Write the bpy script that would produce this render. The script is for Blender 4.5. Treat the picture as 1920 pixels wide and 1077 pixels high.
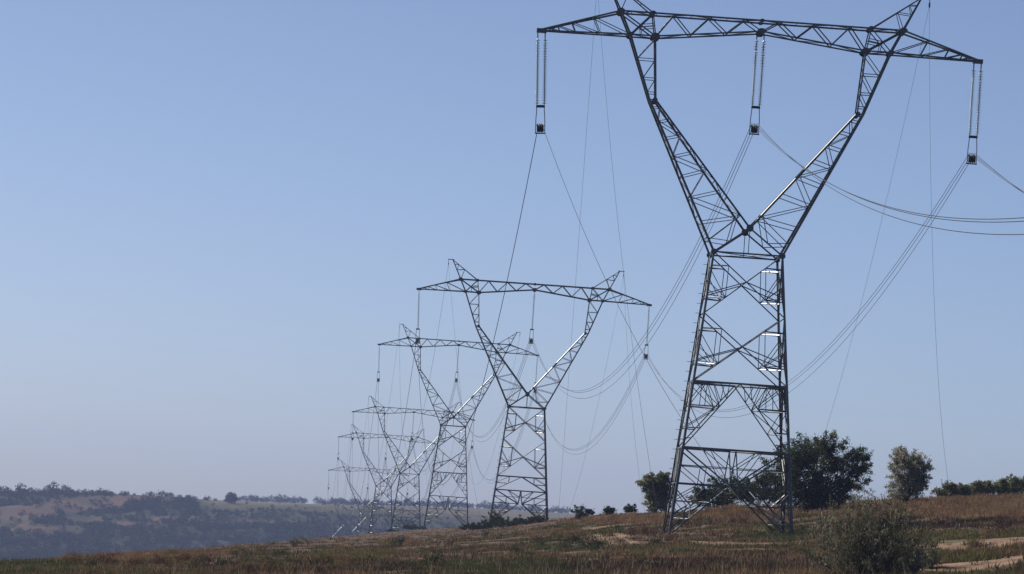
import bpy, math, random
import numpy as np
from mathutils import Vector, Matrix
S = bpy.context.scene
for o in list(bpy.data.objects): bpy.data.objects.remove(o)
COL = S.collection
# ---------------------------------------------------------------- camera
F = 9000.0; PITCH = 0.04639; ROLL = 0.06918
cp, sp, cr, sr = math.cos(PITCH), math.sin(PITCH), math.cos(ROLL), math.sin(ROLL)
right0 = Vector((1, 0, 0)); up0 = Vector((0, -sp, cp)); fwd = Vector((0, cp, sp))
rv = right0 * cr + up0 * sr; uv = up0 * cr - right0 * sr
cam = bpy.data.cameras.new('camera'); camo = bpy.data.objects.new('camera', cam); COL.objects.link(camo)
camo.matrix_world = Matrix(((rv.x, uv.x, -fwd.x, 0), (rv.y, uv.y, -fwd.y, 0), (rv.z, uv.z, -fwd.z, 0), (0, 0, 0, 1)))
cam.sensor_width = 36; cam.lens = 36 * F / 1920; cam.clip_start = 0.5; cam.clip_end = 30000
S.camera = camo
# ---------------------------------------------------------------- sky, sun, exposure
SUN_EL = math.radians(40); SUN_AZ = math.radians(-62)      # azimuth from +Y towards +X
W = bpy.data.worlds.new('World'); S.world = W; W.use_nodes = True
nt = W.node_tree; bg = nt.nodes['Background']
sky = nt.nodes.new('ShaderNodeTexSky'); sky.sky_type = 'NISHITA'; sky.sun_disc = False
sky.sun_elevation = SUN_EL; sky.sun_rotation = SUN_AZ
sky.altitude = 240; sky.air_density = 0.36; sky.dust_density = 1.05; sky.ozone_density = 2.7
wb = nt.nodes.new('ShaderNodeMix'); wb.data_type = 'RGBA'; wb.blend_type = 'MULTIPLY'; wb.inputs[0].default_value = 1; wb.inputs[7].default_value = (1.0, 0.985, 0.98, 1)
nt.links.new(sky.outputs[0], wb.inputs[6]); nt.links.new(wb.outputs[2], bg.inputs[0]); bg.inputs[1].default_value = 0.1
sl = bpy.data.lights.new('sun', 'SUN'); sl.energy = 4.6; sl.angle = math.radians(0.5); sl.color = (1.0, 0.94, 0.86)
so = bpy.data.objects.new('sun', sl); COL.objects.link(so)
sd = Vector((math.sin(SUN_AZ) * math.cos(SUN_EL), math.cos(SUN_AZ) * math.cos(SUN_EL), math.sin(SUN_EL)))
so.rotation_euler = sd.to_track_quat('Z', 'Y').to_euler(); so.location = (0, 200, 120)
S.view_settings.view_transform = 'Standard'; S.view_settings.look = 'None'
S.view_settings.exposure = 0.34; S.view_settings.gamma = 1
HAZE_DENS = 8.0e-5; HAZE_COL = (0.50, 0.62, 1.0)

# ---------------------------------------------------------------- helpers
def at(px, py, Y):
    x = px - 960; y = 538.5 - py
    X = (x * cr - y * sr) / F; u = (x * sr + y * cr) / F
    d = np.array([X, cp - u * sp, sp + u * cp]); return d / d[1] * Y
def proj(X, Y, Z):
    d = Y * cp + Z * sp; u = (-Y * sp + Z * cp) / d * F; x = X / d * F
    return 960 + x * cr + u * sr, 538.5 - (u * cr - x * sr)
def tag(o, label=None, cat=None, group=None, kind=None):
    if label: o['label'] = label
    if cat: o['category'] = cat
    if group: o['group'] = group
    if kind: o['kind'] = kind
    return o
def empty(name, loc=(0, 0, 0), rz=0, parent=None):
    o = bpy.data.objects.new(name, None); COL.objects.link(o); o.location = loc; o.rotation_euler = (0, 0, rz)
    o.empty_display_size = 0.3; o.parent = parent; return o
def npmesh(name, V, Fa, smooth=False):
    """V (n,3); Fa (m,k) uniform faces"""
    V = np.ascontiguousarray(V, dtype=np.float32); Fa = np.ascontiguousarray(Fa, dtype=np.int32)
    me = bpy.data.meshes.new(name); me.vertices.add(len(V)); me.vertices.foreach_set('co', V.ravel())
    m, k = Fa.shape; me.loops.add(m * k); me.loops.foreach_set('vertex_index', Fa.ravel())
    me.polygons.add(m); me.polygons.foreach_set('loop_start', np.arange(m, dtype=np.int32) * k)
    me.polygons.foreach_set('loop_total', np.full(m, k, dtype=np.int32))
    if smooth: me.polygons.foreach_set('use_smooth', np.ones(m, dtype=bool))
    me.update(calc_edges=True); return me
def obj(name, me, mat, parent=None, loc=None):
    o = bpy.data.objects.new(name, me); COL.objects.link(o)
    if mat is not None and not me.materials: me.materials.append(mat)
    if parent: o.parent = parent
    if loc is not None: o.location = loc
    return o
def copy_tree(o, parent=None):
    c = o.copy(); COL.objects.link(c); c.parent = parent
    for ch in list(o.children): copy_tree(ch, c)
    return c
def mat(name, col, rough=0.6, metal=0.0, spec=0.5):
    m = bpy.data.materials.new(name); m.use_nodes = True; b = m.node_tree.nodes['Principled BSDF']
    b.inputs['Base Color'].default_value = (*col, 1); b.inputs['Roughness'].default_value = rough
    b.inputs['Metallic'].default_value = metal; b.inputs['Specular IOR Level'].default_value = spec
    return m
def ramp(nt, fac, stops):
    r = nt.nodes.new('ShaderNodeValToRGB'); e = r.color_ramp.elements
    while len(e) < len(stops): e.new(0.5)
    for i, (p, c) in enumerate(stops): e[i].position = p; e[i].color = (*c, 1)
    nt.links.new(fac, r.inputs[0]); return r.outputs[0]
def noise(nt, scale, detail=3, vec=None, rough=0.55):
    n = nt.nodes.new('ShaderNodeTexNoise'); n.inputs['Scale'].default_value = scale
    n.inputs['Detail'].default_value = detail; n.inputs['Roughness'].default_value = rough
    if vec is None: vec = nt.nodes.new('ShaderNodeNewGeometry').outputs['Position']
    nt.links.new(vec, n.inputs['Vector']); return n.outputs['Fac']
def mix(nt, fac, a, b, typ='MIX'):
    m = nt.nodes.new('ShaderNodeMix'); m.data_type = 'RGBA'; m.blend_type = typ
    for s, v in ((m.inputs[0], fac), (m.inputs[6], a), (m.inputs[7], b)):
        if hasattr(v, 'is_linked'): nt.links.new(v, s)
        elif isinstance(v, tuple): s.default_value = (*v, 1)
        else: s.default_value = v
    return m.outputs[2]
def leaf_mat(name, stops, trans=0.3, clump=0.6, rough=0.75, spec=0.12, tcol=None):
    """leaf colour varies per leaf and by clump"""
    m = bpy.data.materials.new(name); m.use_nodes = True; n = m.node_tree; b = n.nodes['Principled BSDF']
    g = n.nodes.new('ShaderNodeNewGeometry'); rnd = g.outputs['Random Per Island']
    ns = noise(n, clump, 2, g.outputs['Position'])
    ad = n.nodes.new('ShaderNodeMath'); ad.operation = 'MULTIPLY_ADD'; ad.inputs[1].default_value = 0.6
    sb = n.nodes.new('ShaderNodeMath'); sb.operation = 'MULTIPLY_ADD'; sb.inputs[1].default_value = 1.6; sb.inputs[2].default_value = -0.6
    n.links.new(ns, sb.inputs[0]); n.links.new(rnd, ad.inputs[0]); n.links.new(sb.outputs[0], ad.inputs[2])
    c = ramp(n, ad.outputs[0], stops); n.links.new(c, b.inputs['Base Color'])
    b.inputs['Roughness'].default_value = rough; b.inputs['Specular IOR Level'].default_value = spec
    if trans > 0:
        t = n.nodes.new('ShaderNodeBsdfTranslucent'); n.links.new(c, t.inputs[0])
        mx = n.nodes.new('ShaderNodeMixShader'); mx.inputs[0].default_value = trans
        n.links.new(b.outputs[0], mx.inputs[1]); n.links.new(t.outputs[0], mx.inputs[2])
        n.links.new(mx.outputs[0], n.nodes['Material Output'].inputs[0])
    return m

# materials
def steel_mat():
    m = mat('galvanised_steel', (0.1, 0.11, 0.115), 0.36, 0.8, 0.8); n = m.node_tree; b = n.nodes['Principled BSDF']
    tc = n.nodes.new('ShaderNodeTexCoord').outputs['Object']
    g = n.nodes.new('ShaderNodeNewGeometry').outputs['Random Per Island']
    c = mix(n, g, (0.045, 0.055, 0.058), (0.13, 0.145, 0.15))
    c = mix(n, ramp(n, noise(n, 2.5, 4, tc), [(0.45, (0, 0, 0)), (0.7, (1, 1, 1))]), c, (0.07, 0.06, 0.05))
    n.links.new(c, b.inputs['Base Color'])
    r = n.nodes.new('ShaderNodeMapRange'); n.links.new(g, r.inputs[0]); r.inputs[3].default_value = 0.3; r.inputs[4].default_value = 0.48
    n.links.new(r.outputs[0], b.inputs['Roughness']); return m
M_steel = steel_mat()
M_glint = mat('painted_glint_steel', (0.80, 0.81, 0.80), 0.42, 0.6, 0.5)  # sun glint painted as near-white base colour, for selected corner struts
M_plate = mat('plate_steel', (0.07, 0.075, 0.08), 0.5, 0.3)
M_wire = mat('aluminium_wire', (0.04, 0.043, 0.047), 0.8, 0.0, 0.15)
M_rope = mat('grey_rope', (0.035, 0.037, 0.04), 0.9, 0.0, 0.1)
M_glass = mat('insulator_glass', (0.45, 0.56, 0.54), 0.16, 0.0, 1.0)
M_glass.node_tree.nodes['Principled BSDF'].inputs['Transmission Weight'].default_value = 0.25
M_iron = mat('cap_iron', (0.025, 0.027, 0.03), 0.5, 0.4)
M_rubber = mat('sheave_rubber', (0.02, 0.02, 0.022), 0.55, 0.0)
M_bark = mat('bark', (0.07, 0.055, 0.045), 0.9)
M_conc = mat('concrete', (0.14, 0.13, 0.12), 0.9)

# ---------------------------------------------------------------- terrain
def cv(lst): return np.array(lst, float)
# ridge that the photograph shows: px, py, distance
RIDGE = [(-300, 1076, 270), (0, 1053, 330), (100, 1048, 370), (330, 1032, 470), (600, 1010, 680), (800, 992, 860), (930, 985, 680), (1030, 977, 570),
         (1100, 969, 520), (1160, 963, 480), (1250, 960, 420), (1320, 956, 385), (1370, 948, 370), (1480, 945, 370), (1600, 938, 370), (1700, 936, 380), (1920, 927, 420), (2300, 905, 430)]
MID = [(-300, 1092, 215), (0, 1067, 245), (300, 1053, 270), (600, 1034, 330), (800, 1022, 350), (975, 1013, 340), (1150, 1011, 305), (1365, 1010.5, 301), (1480, 1007, 301), (1640, 990, 290), (1800, 996, 270), (1920, 1000, 250), (2300, 1020, 240)]
NEAR = [(-300, 1110, 175), (0, 1088, 190), (600, 1088, 190), (960, 1088, 190), (1500, 1088, 180), (1920, 1088, 160), (2300, 1110, 150)]
RIM = [(-300, 932, 3100), (0, 929, 3100), (60, 927, 3100), (200, 929, 3100), (330, 932, 3100), (380, 938, 3100), (450, 944, 3100), (600, 951, 3100), (750, 957, 3100), (900, 966, 3100), (1000, 975, 3100), (1300, 985, 3100), (2300, 1020, 3100)]
TOP = [(-300, 928, 4300), (0, 922, 4300), (200, 925, 4300), (330, 931, 4300), (380, 936, 4300), (560, 943, 4300), (900, 951, 4300), (1060, 960, 4300), (1300, 972, 4300), (2300, 1010, 4300)]
def curve(lst):
    P = np.array([at(a, b, c) for a, b, c in lst]); az = P[:, 0] / P[:, 1]; i = np.argsort(az); return az[i], P[i, 1], P[i, 2] / P[i, 1]
CR, CM, CN, CRIM, CT = [curve(c) for c in (RIDGE, MID, NEAR, RIM, TOP)]
def prof(az):
    yr, sr_ = np.interp(az, CR[0], CR[1]), np.interp(az, CR[0], CR[2])
    ym, sm = np.interp(az, CM[0], CM[1]), np.interp(az, CM[0], CM[2])
    yn, sn = np.interp(az, CN[0], CN[1]), np.interp(az, CN[0], CN[2])
    k = [(1.0, -1.7), (12.0, -1.75), (60.0, min(-2.3, sn * 60 - 1.2)), (120.0, sn * 120 - .5), (yn, sn * yn), (ym, sm * ym), (yr, sr_ * yr)]
    zr = sr_ * yr; los = lambda y, d: sr_ * y - d
    yp = yr * 1.12; k.append((yp, min(zr - 0.35, los(yp, 0.9))))
    for y, z in ((1100, -7.6), (1376, -13.3), (1660, -18.2), (2145, -30), (2500, -38), (2720, -47)):
        if y > yp * 1.05: k.append((y, min(z, los(y, 3.0 + 0.002 * y) if z > -46 else los(y, 0.5))))
    k.append((3100, np.interp(az, CRIM[0], CRIM[2]) * 3100)); k.append((4300, np.interp(az, CT[0], CT[2]) * 4300))
    k.append((9000, k[-1][1] - 25)); return k
AZ = np.unique(np.concatenate([np.linspace(-0.5, -0.14, 30), np.linspace(-0.14, 0.14, 330), np.linspace(0.14, 0.5, 30)]))
YY = np.unique(np.concatenate([np.geomspace(1.0, 60, 20), np.geomspace(60, 700, 300), np.geomspace(700, 2700, 110), np.linspace(2700, 3300, 90), np.geomspace(3300, 9000, 25)]))
Z = np.zeros((len(AZ), len(YY)))
for i, a in enumerate(AZ):
    k = prof(a); Z[i] = np.interp(YY, [q[0] for q in k], [q[1] for q in k])
def smooth(A, ax, n):
    for _ in range(n):
        B = np.roll(A, 1, ax); C = np.roll(A, -1, ax)
        if ax: B[:, 0] = A[:, 0]; C[:, -1] = A[:, -1]
        else: B[0] = A[0]; C[-1] = A[-1]
        A = A * 0.5 + (B + C) * 0.25
    return A
Z = smooth(smooth(Z, 1, 6), 0, 4)
rs = np.random.RandomState(3)
def vnoise(X, Y, scale, seed):
    r = np.random.RandomState(seed).rand(64, 64); u = X / scale; v = Y / scale
    i = np.floor(u).astype(int); j = np.floor(v).astype(int); fu = u - i; fv = v - j; fu = fu * fu * (3 - 2 * fu); fv = fv * fv * (3 - 2 * fv)
    g = lambda a, b: r[a % 64, b % 64]
    return (g(i, j) * (1 - fu) * (1 - fv) + g(i + 1, j) * fu * (1 - fv) + g(i, j + 1) * (1 - fu) * fv + g(i + 1, j + 1) * fu * fv) - 0.5
GX = AZ[:, None] * YY[None, :]; GY = np.broadcast_to(YY[None, :], GX.shape)
near = np.clip((1200 - GY) / 600, 0, 1)
Z += near * (0.22 * vnoise(GX, GY, 4.3, 1) + 0.35 * vnoise(GX, GY, 13, 2) + 0.10 * vnoise(GX, GY, 1.7, 5))
hillm = np.clip((GY - 2720) / 80, 0, 1) * np.clip((3120 - GY) / 60, 0, 1)
Z += hillm * (9 * vnoise(GX, GY * 0.6, 62, 7) + 5 * vnoise(GX, GY, 28, 8) - 2)
def gz(X, Y):
    X = np.asarray(X, float); Y = np.asarray(Y, float); a = X / Y
    i = np.clip(np.searchsorted(AZ, a) - 1, 0, len(AZ) - 2); j = np.clip(np.searchsorted(YY, Y) - 1, 0, len(YY) - 2)
    fa = np.clip((a - AZ[i]) / (AZ[i + 1] - AZ[i]), 0, 1); fy = np.clip((Y - YY[j]) / (YY[j + 1] - YY[j]), 0, 1)
    return Z[i, j] * (1 - fa) * (1 - fy) + Z[i + 1, j] * fa * (1 - fy) + Z[i, j + 1] * (1 - fa) * fy + Z[i + 1, j + 1] * fa * fy
# soil colour zones: px, py, rx, ry, type, strength (own colours of soil and plants)
ZONES = [(30, 1066, 130, 16, 'green', 1.0), (1205, 1034, 110, 9, 'dgreen', 1), (1460, 1000, 70, 14, 'dgreen', 1), (1800, 1012, 130, 12, 'olive', 1), (940, 1060, 120, 18, 'dgreen', .8),
         (1090, 992, 70, 7, 'green', .9), (1740, 1045, 110, 14, 'olive', .9), (520, 1058, 60, 16, 'olive', .6), (650, 1040, 70, 12, 'olive', .9), (1060, 1025, 60, 10, 'dgreen', .7),
         (1800, 953, 240, 21, 'tan', 1), (1650, 955, 90, 16, 'tan', 1), (1400, 962, 90, 17, 'tan', .85), (1150, 976, 120, 9, 'tan', .7), (1060, 975, 60, 8, 'tan', .8), (1040, 1000, 60, 6, 'tan', .5),
         (1780, 984, 230, 11, 'dark', 1), (1150, 1066, 220, 14, 'dark', .8), (560, 1066, 200, 14, 'dark', .6), (1450, 1060, 130, 16, 'dark', .5), (280, 1045, 140, 9, 'tan', .45), (1880, 1068, 120, 8, 'dark', .9)]
TC = {'base': (0.10, 0.066, 0.043), 'green': (0.075, 0.095, 0.03), 'dgreen': (0.045, 0.06, 0.025), 'olive': (0.10, 0.095, 0.042), 'tan': (0.20, 0.125, 0.066), 'dark': (0.060, 0.038, 0.030)}
def zonew(X, Y, Zz):
    px, py = proj(X, Y, Zz); w = {k: np.zeros_like(px) for k in TC}
    jx = 60 * vnoise(X, Y, 5, 11); jy = 6 * vnoise(X, Y, 4, 12)
    for (x, y, rx, ry, t, s) in ZONES:
        d = ((px + jx - x) / rx) ** 2 + ((py + jy - y) / ry) ** 2; w[t] = np.maximum(w[t], s * np.clip(1.6 - d, 0, 1))
    return w
def grid_mesh(name, j0, j1, m):
    n, k = len(AZ), j1 - j0; V = np.stack([GX[:, j0:j1], GY[:, j0:j1], Z[:, j0:j1]], -1).reshape(-1, 3)
    ii, jj = np.meshgrid(np.arange(n - 1), np.arange(k - 1), indexing='ij'); a = (ii * k + jj).ravel()
    Fa = np.stack([a, a + k, a + k + 1, a + 1], 1); me = npmesh(name, V, Fa, True)
    return obj(name, me, m), V
def ground_mat():
    m = bpy.data.materials.new('field_soil'); m.use_nodes = True; n = m.node_tree; b = n.nodes['Principled BSDF']
    at_ = n.nodes.new('ShaderNodeAttribute'); at_.attribute_name = 'soil'
    c = mix(n, ramp(n, noise(n, 0.9, 5), [(0.35, (0, 0, 0)), (0.65, (1, 1, 1))]), at_.outputs['Color'], (0.05, 0.034, 0.024))
    c = mix(n, ramp(n, noise(n, 4.0, 4), [(0.5, (0, 0, 0)), (0.72, (1, 1, 1))]), c, (0.20, 0.135, 0.09))
    n.links.new(c, b.inputs['Base Color']); b.inputs['Roughness'].default_value = 0.95; b.inputs['Specular IOR Level'].default_value = 0.1
    return m
jsplit = int(np.searchsorted(YY, 2650))
g1, V1 = grid_mesh('ground', 0, jsplit, ground_mat()); tag(g1, kind='structure')
w = zonew(V1[:, 0], V1[:, 1], V1[:, 2]); C = np.tile(np.array(TC['base']), (len(V1), 1))
for t in ('tan', 'olive', 'green', 'dgreen', 'dark'):
    C = C * (1 - w[t][:, None] * .9) + np.array(TC[t]) * w[t][:, None] * .9
ca = g1.data.color_attributes.new('soil', 'FLOAT_COLOR', 'POINT'); ca.data.foreach_set('color', np.concatenate([C, np.ones((len(C), 1))], 1).astype(np.float32).ravel())
# far hillside: scrub, bare clay scars and the pale field on top
def clay(px, py):
    c = np.zeros_like(px)
    for (x, y, rx, ry) in ((150, 948, 85, 13), (40, 962, 60, 14), (15, 985, 55, 12), (95, 995, 45, 10), (230, 937, 75, 6), (290, 936, 60, 5), (330, 972, 55, 5), (160, 978, 40, 9), (450, 979, 45, 4), (520, 979, 30, 3), (250, 985, 40, 6)):
        c = np.maximum(c, np.clip(1.7 - ((px - x) / rx) ** 2 - ((py - y) / ry) ** 2, 0, 1))
    return c
def hill_mat():
    m = bpy.data.materials.new('hill_soil'); m.use_nodes = True; n = m.node_tree; b = n.nodes['Principled BSDF']
    at_ = n.nodes.new('ShaderNodeAttribute'); at_.attribute_name = 'soil'
    c = mix(n, ramp(n, noise(n, 0.06, 5), [(0.4, (0, 0, 0)), (0.65, (1, 1, 1))]), at_.outputs['Color'], (0.05, 0.055, 0.03))
    n.links.new(c, b.inputs['Base Color']); b.inputs['Roughness'].default_value = 1.0; b.inputs['Specular IOR Level'].default_value = 0.05
    return m
g2, V2 = grid_mesh('far_hillside', jsplit - 1, len(YY), hill_mat()); tag(g2, kind='structure')
px, py = proj(V2[:, 0], V2[:, 1], V2[:, 2]); cl = clay(px + 40 * vnoise(V2[:, 0], V2[:, 1], 14, 21), py + 5 * vnoise(V2[:, 0], V2[:, 1], 17, 22))[:, None]
C = np.tile(np.array((0.022, 0.026, 0.015)), (len(V2), 1)); C = C * (1 - cl) + np.array((0.11, 0.068, 0.05)) * cl
fm = np.clip((V2[:, 1] - 3060) / 50, 0, 1)[:, None] * np.clip((px - 340) / 60, 0, 1)[:, None]; C = C * (1 - fm) + np.array((0.14, 0.115, 0.065)) * fm
ca = g2.data.color_attributes.new('soil', 'FLOAT_COLOR', 'POINT'); ca.data.foreach_set('color', np.concatenate([C, np.ones((len(C), 1))], 1).astype(np.float32).ravel())

# dirt tracks draped on the ground
TRK = []
def track(pts, widths, name, col, lift=0.03):
    P = np.array([at(a, b, c) for a, b, c in pts])[:, :2]; t = np.linspace(0, len(P) - 1, 90)
    X = np.interp(t, range(len(P)), P[:, 0]); Y = np.interp(t, range(len(P)), P[:, 1]); Wd = np.interp(t, range(len(P)), widths)
    dx, dy = np.gradient(X), np.gradient(Y); L = np.hypot(dx, dy); nx, ny = -dy / L, dx / L
    ns = 9; V = []; TRK.append((X, Y, Wd))
    ea = 1 + 0.5 * vnoise(X * 3, Y * 3, 2.2, 31); eb = 1 + 0.5 * vnoise(X * 3 + 50, Y * 3, 2.2, 32)
    for k in range(ns):
        u = (k / (ns - 1) * 2 - 1); e = np.where(u < 0, ea, eb); off = u * Wd * 0.5 * e
        xx = X + nx * off; yy = Y + ny * off; V.append(np.stack([xx, yy, gz(xx, yy) + lift * (1 - u * u * 1.2)], 1))
    V = np.array(V).transpose(1, 0, 2).reshape(-1, 3); ii, jj = np.meshgrid(np.arange(89), np.arange(ns - 1), indexing='ij'); a = (ii * ns + jj).ravel()
    return tag(obj(name, npmesh(name, V, np.stack([a, a + 1, a + ns + 1, a + ns], 1), True), col), kind='structure')
def dirt(name, a, b):
    m = mat(name, a, 0.95, 0, 0.1); n = m.node_tree
    c = mix(n, ramp(n, noise(n, .9, 6), [(0.35, (0, 0, 0)), (0.7, (1, 1, 1))]), a, b); n.links.new(c, n.nodes['Principled BSDF'].inputs['Base Color']); return m
M_dirt = dirt('pale_dirt', (0.25, 0.165, 0.108), (0.10, 0.066, 0.044)); M_dirt2 = dirt('brown_dirt', (0.20, 0.135, 0.095), (0.08, 0.054, 0.038))
def gpt(px_, py_, lo=130, hi=650):
    """first ground point under a pixel of the photograph (used to survey positions)"""
    Ys = np.geomspace(lo, hi, 1500); P = np.array([at(px_, py_, 1.0)])[0]; X = P[0] * Ys; Zr = P[2] * Ys
    h = np.nonzero(gz(X, Ys) >= Zr)[0]; y = Ys[h[0]] if len(h) else hi; return y
def gtrack(pp, wd, name, col, lift=0.03): return track([(a, b, gpt(a, b)) for a, b in pp], wd, name, col, lift)
gtrack([(1118, 1001), (1135, 1009), (1152, 1022)], [.7, .85, .6], 'wheel_rut_path', M_dirt)
gtrack([(1152, 1001), (1170, 1010), (1192, 1021)], [.7, .85, .6], 'wheel_rut_path', M_dirt)
gtrack([(1300, 1016), (1335, 1019), (1380, 1021), (1440, 1022), (1490, 1023)], [.6, 2.6, 3.2, 2.6, 1], 'field_track', M_dirt2, 0.05)
gtrack([(1735, 1030), (1780, 1030), (1820, 1030), (1870, 1026), (1990, 1010)], [1, 3, 6, 11, 14], 'dirt_road', M_dirt)
gtrack([(1735, 1072), (1790, 1064), (1850, 1055), (1990, 1045)], [3, 5, 5, 3.5], 'dirt_road', M_dirt)
gtrack([(1095, 990), (1110, 991), (1130, 991)], [1, 1.6, 1], 'dirt_patch_path', M_dirt2, .05)

# ---------------------------------------------------------------- steel lattice
class LB:
    """collects L-section bars, plates and tubes into one mesh"""
    def __init__(s): s.v = []; s.f = []; s.n = 0
    def bar(s, p, q, w, nrm=(0, -1, 0), th=None, flip=1):
        p = Vector(p); q = Vector(q); d = q - p
        if d.length < 1e-4: return
        d.normalize(); n = Vector(nrm); n = n - d * n.dot(d)
        if n.length < 1e-3: n = Vector((1, 0.3, 0.2)); n = n - d * n.dot(d)
        n.normalize(); b = d.cross(n) * flip; th = th or max(0.012, w * 0.16)
        ch = .42 * w; prof_ = [(ch, 0), (w, 0), (w, -th), (th + .4 * ch, -th), (th, -th - .4 * ch), (th, -w), (0, -w)] + [(ch * (1 - math.cos(a_)), -ch * (1 - math.sin(a_))) for a_ in (0, .314, .628, .942, 1.257)]
        for e in (p, q):
            for (a, c) in prof_: s.v.append(e + b * (a - w / 2) + n * (c + w * 0.3))
        k = s.n; m = 12
        for i in range(m):
            j = (i + 1) % m; s.f.append((k + i, k + j, k + m + j, k + m + i))
        for o_, r_ in ((k, -1), (k + 12, 1)):
            for q in ((0, 1, 2, 3), (0, 3, 4, 7, 8, 9, 10, 11), (4, 5, 6, 7)): s.f.append(tuple(o_ + j for j in q[::r_]))
        s.n += 24
    def box(s, c, sx, sy, sz, R=None):
        c = Vector(c)
        for z in (-1, 1):
            for x, y in ((-1, -1), (1, -1), (1, 1), (-1, 1)):
                v = Vector((x * sx / 2, y * sy / 2, z * sz / 2)); s.v.append(c + (R @ v if R else v))
        k = s.n; s.f += [(k + 3, k + 2, k + 1, k), (k + 4, k + 5, k + 6, k + 7)] + [(k + i, k + (i + 1) % 4, k + 4 + (i + 1) % 4, k + 4 + i) for i in range(4)]; s.n += 8
    def plate(s, c, r, th=0.04, sides=8, axis='y', rz=1.0):
        k = s.n; c = Vector(c)
        for e in (-1, 1):
            for i in range(sides):
                a = 2 * math.pi * (i + .5) / sides; u, v_ = math.cos(a) * r, math.sin(a) * r * rz
                s.v.append(c + (Vector((u, e * th / 2, v_)) if axis == 'y' else Vector((e * th / 2, u, v_)) if axis == 'x' else Vector((u, v_, e * th / 2))))
        for i in range(sides): j = (i + 1) % sides; s.f.append((k + i, k + j, k + sides + j, k + sides + i))
        for h in range(1, sides // 2): s.f.append((k + h - 1 + (1 if h > 1 else 0) - (1 if h > 1 else 0), k + h, k + sides - 1 - h, k + sides - h)) if False else None
        s.f.append(tuple(range(k, k + sides))[::-1]); s.f.append(tuple(range(k + sides, k + 2 * sides))); s.n += 2 * sides
    def tube(s, pts, r, sides=6):
        k = s.n; pts = [Vector(p) for p in pts]; n = len(pts); rr = r if hasattr(r, '__len__') else [r] * n
        for i, p in enumerate(pts):
            d = (pts[min(i + 1, n - 1)] - pts[max(i - 1, 0)]).normalized(); a = d.orthogonal() if abs(d.z) > .9 else Vector((0, 0, 1)).cross(d); a.normalize(); b = d.cross(a)
            for j in range(sides): t = 2 * math.pi * j / sides; s.v.append(p + (a * math.cos(t) + b * math.sin(t)) * rr[i])
        for i in range(n - 1):
            for j in range(sides): q = (j + 1) % sides; s.f.append((k + i * sides + j, k + i * sides + q, k + (i + 1) * sides + q, k + (i + 1) * sides + j))
        s.f.append(tuple(range(k, k + sides))[::-1]); s.f.append(tuple(range(k + (n - 1) * sides, k + n * sides))); s.n += n * sides
    def ring(s, c, R_, r, n=20, m=6, sq=1.0):
        k = s.n; c = Vector(c)
        for i in range(n):
            a = 2 * math.pi * i / n
            for j in range(m):
                b = 2 * math.pi * j / m; q = R_ + r * math.cos(b); s.v.append(c + Vector((q * math.cos(a), q * math.sin(a) * sq, r * math.sin(b))))
        for i in range(n):
            for j in range(m): i2 = (i + 1) % n; j2 = (j + 1) % m; s.f.append((k + i * m + j, k + i2 * m + j, k + i2 * m + j2, k + i * m + j2))
        s.n += n * m
    def lathe(s, c, prof_, sides=14):
        k = s.n; c = Vector(c)
        for (r, z) in prof_:
            for j in range(sides): a = 2 * math.pi * j / sides; s.v.append(c + Vector((r * math.cos(a), r * math.sin(a), z)))
        for i in range(len(prof_) - 1):
            for j in range(sides): q = (j + 1) % sides; s.f.append((k + i * sides + j, k + (i + 1) * sides + j, k + (i + 1) * sides + q, k + i * sides + q))
        s.n += sides * len(prof_)
    def mesh(s, name, smooth=False):
        me = bpy.data.meshes.new(name); me.from_pydata([tuple(v) for v in s.v], [], s.f)
        if smooth: me.polygons.foreach_set('use_smooth', [True] * len(me.polygons))
        me.update(); return me
L = lambda p, q, t: Vector(p).lerp(Vector(q), t)
T_ = dict(ww=2.147, wd=2.26, za=1.6, da=2.345, xk=6.389, zk=9.329, xbo=8.22, zbo=13.347, xbi=6.631, zbi=13.333, zbc=14.105, zt=14.784, xto=8.908, xti=6.873, xp=9.991, zp=17.025, ztip=13.253, dc=0.9, dk=0.78)
G = type('G', (), T_)
WL, WC, WD, WS = 0.14, 0.105, 0.074, 0.05       # leg, chord, diagonal, secondary widths
def zigzag(lb, A, B, ts, w, nrm, start=0):
    """A,B: pairs of endpoints; horizontals at ts and alternating diagonals"""
    for i, t in enumerate(ts):
        lb.bar(L(*A, t), L(*B, t), w, nrm)
    for i in range(len(ts) - 1):
        if (i + start) % 2 == 0: lb.bar(L(*A, ts[i]), L(*B, ts[i + 1]), w, nrm)
        else: lb.bar(L(*B, ts[i]), L(*A, ts[i + 1]), w, nrm)
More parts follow.
